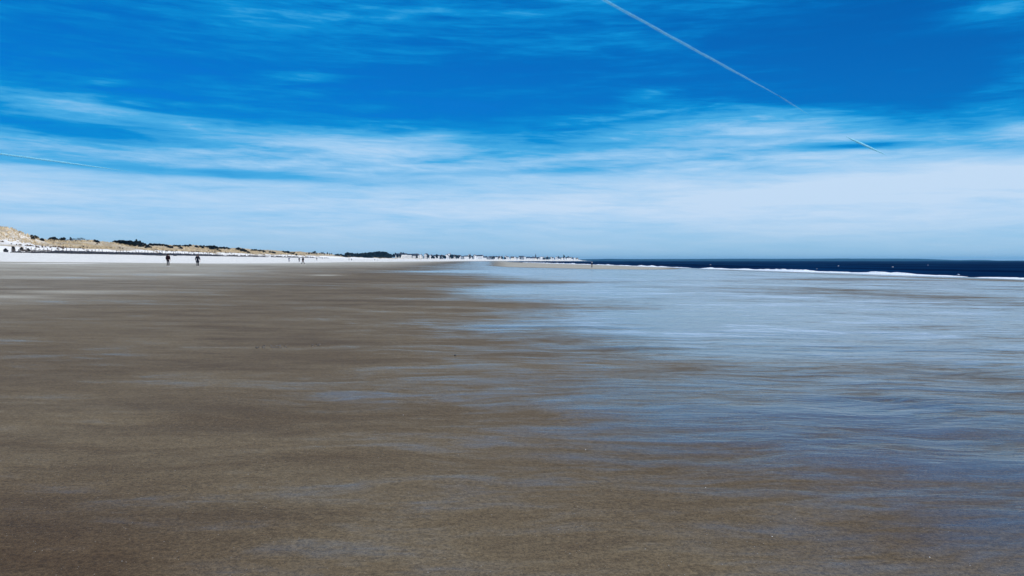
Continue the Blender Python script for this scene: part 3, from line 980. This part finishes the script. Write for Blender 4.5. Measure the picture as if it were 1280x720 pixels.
# trees between the houses
px = 492.0
while px < 730:
    s = town_spot(px, 300 + random.uniform(-70, 80))
    if s is None: break
    o = take('pine')
    hgt = random.uniform(6, 11)
    o.location = s
    o.scale = (hgt * random.uniform(0.8, 1.3),) * 2 + (hgt,)
    tag(o, f'dark tree between houses {sector(px)}', 'tree', f'dark trees {sector(px)}')
    px += random.uniform(0.8, 2.6)
for px, hgt, lb in ((705, 19, 'tallest dark tree near the right tip of the town'), (710.5, 15, 'second tallest dark tree near the right tip of the town'), (698.5, 14, 'tall dark tree left of the tallest tree at the town tip')):
    s = town_spot(px, 300)
    if s:
        o = take('pine')
        o.location = s
        o.scale = (hgt * 0.75, hgt * 0.75, hgt)
        tag(o, lb, 'tree')

# church with a dark spire
s = town_spot(669.5, 290)
root = empty('church', s)
mb = MB(); mb.box(-4, 4, -2, 16, -1.5, 6); mb.add([(-4.3, -2.3, 6.02), (4.3, -2.3, 6.02), (0, -2.3, 10), (-4.3, 16.3, 6.02), (4.3, 16.3, 6.02), (0, 16.3, 10)], [(0, 1, 2), (3, 5, 4), (0, 2, 5, 3), (1, 4, 5, 2), (0, 3, 4, 1)])
mb.build('nave', M_grey, root)
mb = MB(); mb.box(-2, 2, -6, -2.01, -1.5, 11.5); tw = mb.build('tower', M_slate, root)
mb = MB(); mb.add([(-2.3, -6.3, 11.52), (2.3, -6.3, 11.52), (2.3, -1.7, 11.52), (-2.3, -1.7, 11.52), (0, -4, 23)], [(0, 3, 2, 1), (0, 1, 4), (1, 2, 4), (2, 3, 4), (3, 0, 4)])
mb.build('spire', M_slate, tw)
tag(root, 'dark church with a tall pointed spire rising above the white seafront houses', 'church')

# ------------------------------------------------------------------ sand fences and wrack at the dune toe
M_post = simple('weathered_timber', (0.05, 0.042, 0.04), (0.11, 0.095, 0.085), 5.0, 0.9, 0.1)
M_wire = simple('fence_pickets', (0.05, 0.042, 0.04), (0.10, 0.085, 0.075), 5.0, 0.9, 0.1)


def fence(Y0, Y1, n, label):
    def toe(y):
        U = np.arange(228, 246, 0.25)
        xs = shore(y) - U
        zs = surf_z(xs, np.full_like(xs, y))
        k = int(np.argmax(zs > 4.55)) if (zs > 4.55).any() else 30
        return float(xs[k]), float(zs[k])
    ys = np.geomspace(Y0, Y1, n)
    pts = [(*toe(y), y) for y in ys]
    root = empty('sand_fence', (pts[0][0], pts[0][2], pts[0][1]))
    ox, oz, oy = pts[0]
    slat = MB()
    for i, (x, z, y) in enumerate(pts):
        m = MB()
        hh = random.uniform(0.6, 1.7)
        l = random.uniform(-0.08, 0.08)
        m.tube([(x - ox, y - oy, z - oz - 0.4), (x - ox + l, y - oy + l, z - oz + hh)], [0.12, 0.10], 6)
        m.build('post', M_post, root)
        if i + 1 < n and random.random() < 0.75:
            x2, z2, y2 = pts[i + 1]
            for q in range(1, 12):
                t = q / 12
                sx, sy, sz = x + (x2 - x) * t - ox, y + (y2 - y) * t - oy, z + (z2 - z) * t - oz
                hq = random.uniform(0.35, 0.8)
                slat.box(sx - 0.03, sx + 0.03, sy - 0.03, sy + 0.03, sz - 0.3, sz + hq)
            slat.tube([(x - ox, y - oy, z - oz + 0.45), (x2 - ox, y2 - oy, z2 - oz + 0.45)], [0.02, 0.02], 4)
    slat.build('pickets', M_wire, root)
    tag(root, label, 'fence', 'sand fences along the foot of the dunes')


fence(252, 385, 46, 'weathered sand fence of posts and pickets at the dune foot, nearer of the two')
fence(392, 760, 84, 'weathered sand fence of posts running on towards the distant walkers, farther of the two')

M_wrack = simple('dark_seaweed', (0.012, 0.013, 0.020), (0.035, 0.032, 0.034), 2.0, 0.7, 0.3)


def wrack():
    mb = MB()
    Y = 246.0
    while Y < 820:
        dens = np.interp(Y, [246, 262, 275, 300, 360, 430, 520, 820], [0.5, 0.35, 0.8, 1.0, 1.0, 0.9, 0.55, 0.3])
        if random.random() < dens and float(fbm(np.array(Y / 11.0), np.array(4.4), 2)) > -0.28 * dens - 0.02:
            for _ in range(3):
                u = 231.5 + random.gauss(0, 0.9)
                x = float(shore(Y)) - u
                z = float(surf_z(x, Y))
                big = random.uniform(0.3, 0.8) if 270 < Y < 450 else random.uniform(0.18, 0.42)
                mb.ball((x, Y, z + big * 0.25), big * random.uniform(1, 2), big * random.uniform(1.5, 4), big, 7, 5)
        Y += random.uniform(0.5, 1.4)
    for _ in range(26):        # the heap that spills onto the dry sand
        Y = 352 + random.gauss(0, 7)
        x = float(shore(Y)) - 226 + random.gauss(0, 1.6)
        z = float(surf_z(x, Y))
        mb.ball((x, Y, z + 0.1), random.uniform(0.5, 1.4), random.uniform(0.6, 1.6), random.uniform(0.25, 0.6), 7, 5)
    o = mb.build('seaweed_wrack', M_wrack, smooth=True)
    # ragged surface
    me = o.data
    co = np.empty(len(me.vertices) * 3); me.vertices.foreach_get('co', co)
    co += RNG.normal(0, 0.07, co.shape); me.vertices.foreach_set('co', co); me.update()
    tag(o, 'long dark line of washed up seaweed at the foot of the dunes', 'seaweed', kind='stuff')


wrack()
o = plant('shrub', 7, 310.8, 314.5, 1.0, 'dark bush at the foot of the tallest dune at the left edge', 'shrub', None)
for px, yt, yb in ((16.5, 310.6, 312), (27, 311.8, 313), (35, 312.6, 314)):
    plant('shrub', px, yt, yb, 0.9, 'small dark bush on the white slope at the foot of the tallest dune', 'shrub', 'small bushes at the foot of the tallest dune')


# ------------------------------------------------------------------ people
M_skin = simple('skin', (0.42, 0.24, 0.17), (0.50, 0.30, 0.22), 8.0, 0.55, 0.3)
M_eye = simple('eye_dark', (0.02, 0.015, 0.012), (0.03, 0.02, 0.015), 5, 0.2, 0.5)


def skinned(name, chains, mat, parent, root=0, sub=1):
    """one continuous surface grown round a skeleton: chains of (point name, xyz, radius)"""
    idx, vs, rad, es = {}, [], [], []
    for ch in chains:
        prev = None
        for nm, p, r in ch:
            if nm not in idx:
                idx[nm] = len(vs); vs.append(p); rad.append(r)
            if prev is not None: es.append((prev, idx[nm]))
            prev = idx[nm]
    me = bpy.data.meshes.new(name)
    me.from_pydata(vs, es, [])
    o = bpy.data.objects.new(name, me)
    COL.objects.link(o)
    o.modifiers.new('skin', 'SKIN').use_smooth_shade = True
    s = o.modifiers.new('sub', 'SUBSURF'); s.levels = sub; s.render_levels = sub
    for i, r in enumerate(rad):
        sv = me.skin_vertices[0].data[i]
        sv.radius = (r, r) if not isinstance(r, tuple) else r
        sv.use_root = (i == root)
    dg = bpy.context.evaluated_depsgraph_get()
    me2 = bpy.data.meshes.new_from_object(o.evaluated_get(dg))
    me2.materials.clear(); me2.materials.append(mat)
    o.modifiers.clear()
    o.data = me2
    me2.name = name
    o.parent = parent
    return o


def person(px, feet, H, label, face=0.0, stride=0.3, swing=0.25, jacket=(0.02, 0.02, 0.03), trousers=(0.015, 0.016, 0.025), shoe=(0.7, 0.7, 0.7),
           hair=(0.03, 0.02, 0.015), hat=None, coat=False, bulk=1.0, lean=0.0, out=0.0, raise_arm=False, group='people walking on the beach', dist=None):
    h = hit(px, feet)
    if dist: x, y = (px - 640) / F * dist, dist; z = float(surf_z(x, y))
    else: x, y, z = h
    root = empty('person', (x, y, z), face)
    k = H / 1.72
    P = lambda a, b, c: (a * k, (b + lean * max(0, c - 0.9)) * k, c * k)     # +Y is the way the walker faces
    rr = lambda r: r * k
    hip, kn, an, to = {}, {}, {}, {}
    for s, ph in ((1, 1), (-1, -1)):
        f = stride * ph
        hip[s] = P(0.085 * s, 0, 0.90)
        kn[s] = P(0.078 * s, f * 0.55 + 0.05, 0.49)
        an[s] = P(0.07 * s, f, 0.10 + (0.10 * stride if ph < 0 else 0.0))
        to[s] = P(0.085 * s, f + 0.14, 0.045 + (0.0 if ph < 0 else 0.015))
    sh, elb, wr = {}, {}, {}
    for s in (1, -1):
        a = -swing * s
        sh[s] = P(0.185 * s, 0, 1.40)
        elb[s] = P((0.24 + out) * s, a * 0.45 - 0.02, 1.13)
        wr[s] = P((0.25 + out * 1.5) * s, a + 0.08, 0.90)
        if raise_arm and s == 1:
            elb[s] = P(0.36, 0.10, 1.30); wr[s] = P(0.34, 0.16, 1.52)
    pel, wst, chs, nkb = P(0, 0, 0.95), P(0, 0, 1.10), P(0, 0, 1.30), P(0, 0, 1.44)
    chains = [[('pel', pel, rr(.12)), ('wst', wst, rr(.115)), ('chs', chs, rr(.135)), ('nkb', nkb, rr(.06)), ('nk', P(0, .01, 1.50), rr(.052)),
               ('jaw', P(0, .03, 1.55), rr(.066)), ('hd', P(0, .015, 1.62), rr(.083)), ('top', P(0, 0, 1.675), rr(.055))],
              [('hd', 0, 0), ('nose', P(0, .115, 1.605), rr(.014))], [('hd', 0, 0), ('ear1', P(.085, 0, 1.61), rr(.016))], [('hd', 0, 0), ('ear2', P(-.085, 0, 1.61), rr(.016))]]
    for s in (1, -1):
        chains.append([('pel', 0, 0), (f'hip{s}', hip[s], rr(.085)), (f'kn{s}', kn[s], rr(.055)), (f'an{s}', an[s], rr(.038)), (f'to{s}', to[s], rr(.03))])
        chains.append([('chs', 0, 0), (f'sh{s}', sh[s], rr(.058)), (f'el{s}', elb[s], rr(.043)), (f'wr{s}', wr[s], rr(.027))])
        w = Vector(wr[s])
        d = (w - Vector(elb[s])).normalized()
        sd = Vector((0, 1, 0)) - d * d.y
        sd.normalize()
        nrm = d.cross(sd) * s
        palm = w + d * 0.07 * k
        chains.append([(f'wr{s}', 0, 0), (f'pm{s}', tuple(palm), rr(.034))])
        for q, L in zip((-1.5, -.5, .5, 1.5), (.06, .078, .085, .075)):
            b = palm + sd * q * 0.02 * k + d * 0.025 * k
            m1 = b + d * L * 0.55 * k
            tp = m1 + (d * 0.85 + nrm * 0.5).normalized() * L * 0.5 * k
            chains.append([(f'pm{s}', 0, 0), (f'f{s}{q}b', tuple(b), rr(.0095)), (f'f{s}{q}m', tuple(m1), rr(.0085)), (f'f{s}{q}t', tuple(tp), rr(.007))])
        tb = w + d * 0.03 * k + sd * 0.03 * k
        tt = tb + (sd * 0.6 + d).normalized() * 0.055 * k
        chains.append([(f'pm{s}', 0, 0), (f'th{s}', tuple(tb), rr(.011)), (f'tt{s}', tuple(tt), rr(.008))])
    skinned('body', chains, M_skin, root)
    tone = lambda n, c: simple(n, c, tuple(v * 1.3 + 0.001 for v in c), 9.0, 0.9, 0.05)
    mj = tone('jacket_cloth', jacket)
    jk = [[('pel', P(0, 0, 0.90), rr(.150 * bulk)), ('wst', wst, rr(.145 * bulk)), ('chs', P(0, 0, 1.27), rr(.165 * bulk)), ('nkb', P(0, 0, 1.43), rr(.085)), ('col', P(0, 0, 1.485), rr(.072))]]
    if coat:
        jk[0] = [('hem', P(0, 0.0, 0.56), rr(.32)), ('thg', P(0, 0, 0.74), rr(.26))] + jk[0]
    for s in (1, -1):
        jk.append([('chs', 0, 0), (f'sh{s}', sh[s], rr(.082 * bulk)), (f'el{s}', elb[s], rr(.066 * bulk)), (f'wr{s}', tuple(Vector(wr[s]) + (Vector(elb[s]) - Vector(wr[s])) * 0.06), rr(.048))])
    skinned('jacket', jk, mj, root)
    mt = tone('trouser_cloth', trousers)
    tr = [[('top', P(0, 0, 1.0), rr(.13)), ('pel', P(0, 0, .92), rr(.135))]]
    for s in (1, -1):
        tr.append([('pel', 0, 0), (f'hip{s}', P(.095 * s, 0, .82), rr(.098)), (f'kn{s}', kn[s], rr(.072)), (f'an{s}', an[s], rr(.058))])
    skinned('trousers', tr, mt, root)
    ms = tone('shoe_leather', shoe)
    for s in (1, -1):
        a = Vector(an[s]); t = Vector(to[s])
        hl = a + Vector((0, -0.05, -0.045)) * k
        skinned('shoe', [[('h', tuple(hl), rr(.045)), ('m', tuple((hl + t) / 2 + Vector((0, 0, .008))), rr(.047)), ('t', tuple(t + Vector((0, .03, 0)) * k), rr(.038))]], ms, root)
    mh = tone('hair_strands', hair)
    m = MB(); c = P(0, -0.012, 1.638); m.ball(c, rr(.102), rr(.112), rr(.098), 12, 8)
    m.v = [(a, min(b, c[1] + 0.075 * k) if cz > 1.60 * k else min(b, c[1] + 0.02 * k), cz) for a, b, cz in m.v]
    m.build('hair', mh, root, True)
    if hat:
        m = MB(); c = P(0, 0.0, 1.672); m.ball(c, rr(.118), rr(.125), rr(.085), 12, 8)
        m.v = [(a, b, max(cz, c[2] - 0.02 * k)) for a, b, cz in m.v]
        m.build('hat', tone('hat_wool', hat), root, True)
    for s in (1, -1):
        e = MB(); e.ball(P(.034 * s, .088, 1.622), rr(.011), rr(.011), rr(.011), 6, 4)
        e.build('eye', M_eye, root, True)
    tag(root, label, 'person', group)
    return root


person(210, 333.3, 1.80, 'walker in a dark maroon jacket and dark trousers, leftmost person on the beach', 0.0, 0.12, 0.12, jacket=(0.009, 0.003, 0.006), trousers=(0.006, 0.007, 0.014), bulk=1.35, out=0.03, shoe=(0.5, 0.5, 0.52))
person(247, 333.6, 1.80, 'walker in a long flared black coat with arms held out, second from the left', 0.08, 0.08, 0.12, jacket=(0.005, 0.006, 0.012), trousers=(0.006, 0.007, 0.014), coat=True, bulk=1.2, out=0.06, shoe=(0.5, 0.5, 0.52))
person(361.3, 327.6, 1.75, 'distant walker in a blue jacket with one arm raised, left of a group of three', -0.3, 0.18, 0.2, jacket=(0.02, 0.03, 0.10), trousers=(0.02, 0.025, 0.06), raise_arm=True, bulk=1.2, hat=(0.6, 0.6, 0.6))
person(374, 328.0, 1.78, 'slim distant walker in black, middle of a group of three', 0.2, 0.12, 0.1, jacket=(0.012, 0.012, 0.022), bulk=1.1)
person(378.6, 331.3, 1.78, 'striding walker in bulky black jacket, nearest and rightmost of a group of three', -0.5, 0.42, 0.35, jacket=(0.010, 0.010, 0.016), bulk=1.4, lean=0.08)
person(396, 326.3, 1.75, 'far walker in black standing on the white sand right of the group of three', 0.4, 0.2, 0.2, jacket=(0.012, 0.012, 0.018), bulk=1.2, trousers=(0.25, 0.25, 0.27))
person(403, 323.9, 1.75, 'far person in dark clothes below the pine clumps, left of two standing together', 0.1, 0.1, 0.1, jacket=(0.012, 0.012, 0.018), group='far people on the white sand', dist=620)
person(405.3, 323.9, 1.7, 'far person in dark clothes below the pine clumps, right of two standing together', -0.1, 0.15, 0.1, jacket=(0.02, 0.014, 0.014), group='far people on the white sand', dist=640)
person(436.3, 326.0, 1.7, 'far walker in grey below the left edge of the pine wood', 0.1, 0.2, 0.1, jacket=(0.10, 0.10, 0.11), group='far people on the white sand', dist=640)
person(439.3, 326.0, 1.75, 'far walker in a bulky dark coat below the left part of the pine wood', 0.3, 0.2, 0.2, jacket=(0.012, 0.012, 0.018), bulk=1.5, out=0.1, group='far people on the white sand', dist=600)
person(468.3, 326.0, 1.7, 'far walker in dark clothes below the right part of the pine wood', 0.3, 0.2, 0.2, jacket=(0.012, 0.012, 0.018), bulk=1.2, group='far people on the white sand', dist=760)
person(471.5, 326.0, 1.65, 'far walker in pale clothes below the right end of the pine wood', 0.0, 0.2, 0.2, jacket=(0.45, 0.45, 0.46), trousers=(0.3, 0.3, 0.3), group='far people on the white sand', dist=760)
person(740, 335.0, 1.7, 'lone person in dark clothes and white hat on the dry bank by the surf', 1.2, 0.15, 0.1, jacket=(0.012, 0.014, 0.025), hat=(0.7, 0.7, 0.7), bulk=1.6, trousers=(0.006, 0.007, 0.014), out=0.03, hair=(0.6, 0.6, 0.6), group=None)

# ------------------------------------------------------------------ small things on the sand
M_peb = simple('dark_pebble', (0.012, 0.012, 0.014), (0.04, 0.038, 0.036), 30.0, 0.5, 0.4)
M_shell = simple('pale_shell', (0.70, 0.68, 0.64), (0.82, 0.80, 0.77), 40.0, 0.4, 0.5)


def pebble(px, py, r, mat, name, label, cat, group=None):
    h = hit(px, py)
    m = MB(); m.ball((0, 0, 0), r * 1.2, r * 0.9, r * 0.65, 9, 7)
    m.v = [tuple(c * (1 + random.uniform(-.12, .12)) for c in v) for v in m.v]
    o = m.build(name, mat, smooth=True)
    o.location = (h[0], h[1], h[2] + r * 0.3)
    o.rotation_euler = (0, 0, random.uniform(0, 6))
    tag(o, label, cat, group)


pebble(569, 445, 0.018, M_peb, 'pebble', 'dark pebble alone on the smooth sand left of the picture centre', 'pebble')
for px, py, t in ((732, 563, 'below the centre, beside the edge of the wet sheen'), (882, 614, 'on damp sand right of the picture centre'), (965, 674, 'on brown sand near the bottom, right of centre'),
                  (1162, 705, 'near the bottom right corner'), (504, 521, 'on the grey sand in the lower middle')):
    pebble(px, py, 0.0032, M_shell, 'shell_fragment', 'tiny pale shell fragment ' + t, 'shell', 'pale shell fragments on the sand')


def footprints():
    mb = MB()
    for i in range(46):
        px = random.choice([random.uniform(319, 332), random.uniform(338, 359), random.uniform(338, 359), random.uniform(389, 401)])
        py = 435 + random.uniform(-1.6, 1.6) - (px - 320) * 0.03
        x, y, z = hit(px, py)
        r = random.uniform(0.008, 0.022)
        mb.ball((x, y, z + r * 0.2), r * 1.3, r * 1.6, r * 0.8, 6, 4)
    o = mb.build('wrack_crumbs', simple('dark_crumbs', (0.02, 0.018, 0.016), (0.16, 0.14, 0.12), 60.0, 0.8, 0.2))
    tag(o, 'short scatter of dark and pale crumbs of wrack on the sand left of centre', 'wrack', kind='stuff')


footprints()


# ------------------------------------------------------------------ contrails
def vapour(dens):
    m, N, out = material('ice_vapour')
    P = N.n('ShaderNodeTexCoord').outputs['Object']
    nz = N.noise(P, 0.006, 4, 0.65)
    ice = N.n('ShaderNodeMixShader', ins={0: 0.35, 1: N.n('ShaderNodeBsdfDiffuse', ins={0: (0.48, 0.90, 1.0, 1)}).outputs[0],
                                         2: N.n('ShaderNodeBsdfTranslucent', ins={0: (0.48, 0.90, 1.0, 1)}).outputs[0]}).outputs[0]
    v = N.n('ShaderNodeMixShader', ins={0: N.math('MULTIPLY', N.smooth(nz, 0.28, 0.68, 0.25, 1.0), dens),
            1: N.n('ShaderNodeBsdfTransparent').outputs[0], 2: ice})
    N.nt.links.new(v.outputs[0], out.inputs[0])
    return m


def contrail(name, segs, alt, label):
    root = empty(name, (0, 0, 0))
    for (xa, ya, wa), (xb, yb, wb), dens in segs:
        mb = MB()
        pts, rad = [], []
        n = 22
        for i in range(n):
            t = i / (n - 1)
            x, y, w = xa + (xb - xa) * t, ya + (yb - ya) * t, wa + (wb - wa) * t
            # a straight track at constant height: interpolate in space between the two ends
            pa = Vector(((xa - 640) / F, 1, (HZ - ya) / F)); pa *= alt / pa.z
            pb = Vector(((xb - 640) / F, 1, (HZ - yb) / F)); pb *= alt / pb.z
            s = t * pa.length / (pb.length * (1 - t) + t * pa.length) if False else t
            p = pa.lerp(pb, s)
            p += Vector((0, 0, 1)) * 7 * math.sin(i * 1.9) * (0 < i < n - 1)
            pts.append(p)
            rad.append((wa + (wb - wa) * s) / 2 / F * p.length * (1 + 0.10 * math.sin(i * 2.7)) * min(1, 0.15 + 4 * t if xa > 760 else 1, 0.10 + 2.2 * (1 - t)))
        for q in (0.35, 0.6, 0.85, 1.1):      # veils of thinning vapour, one inside the other
            mb.tube(pts, [r * q for r in rad], 10)
        mb.build('vapour_streak', vapour(dens), root)
    tag(root, label, 'contrail', 'vapour trails in the sky')


contrail('contrail', [((735, -11, 3.6), (985, 126, 2.2), 0.12), ((972, 119, 1.8), (1012, 144, 1.4), 0.07), ((1058, 171, 2.6), (1108, 194, 2.4), 0.40)], 9000,
         'broken white vapour trail slanting down to the right across the blue sky')
contrail('contrail', [((-60, 184, 2.4), (160, 214, 2.0), 0.26)], 9000, 'faint thin vapour trail low in the sky at the left edge')


# ------------------------------------------------------------------ sea air
def build_haze():
    m, N, out = material('sea_air')
    v = N.n('ShaderNodeVolumePrincipled', ins={'Color': (0.22, 0.66, 1.0, 1), 'Density': 6e-5, 'Anisotropy': 0.2})
    N.nt.links.new(v.outputs[0], out.inputs[1])
    mb = MB()
    mb.box(-16000, 16000, -6000, 15000, -12.0, 60.0)
    o = mb.build('haze', m)
    o['kind'] = 'stuff'
    o['label'] = 'thin bluish sea haze over the far shore'
    o['category'] = 'haze'


build_haze()
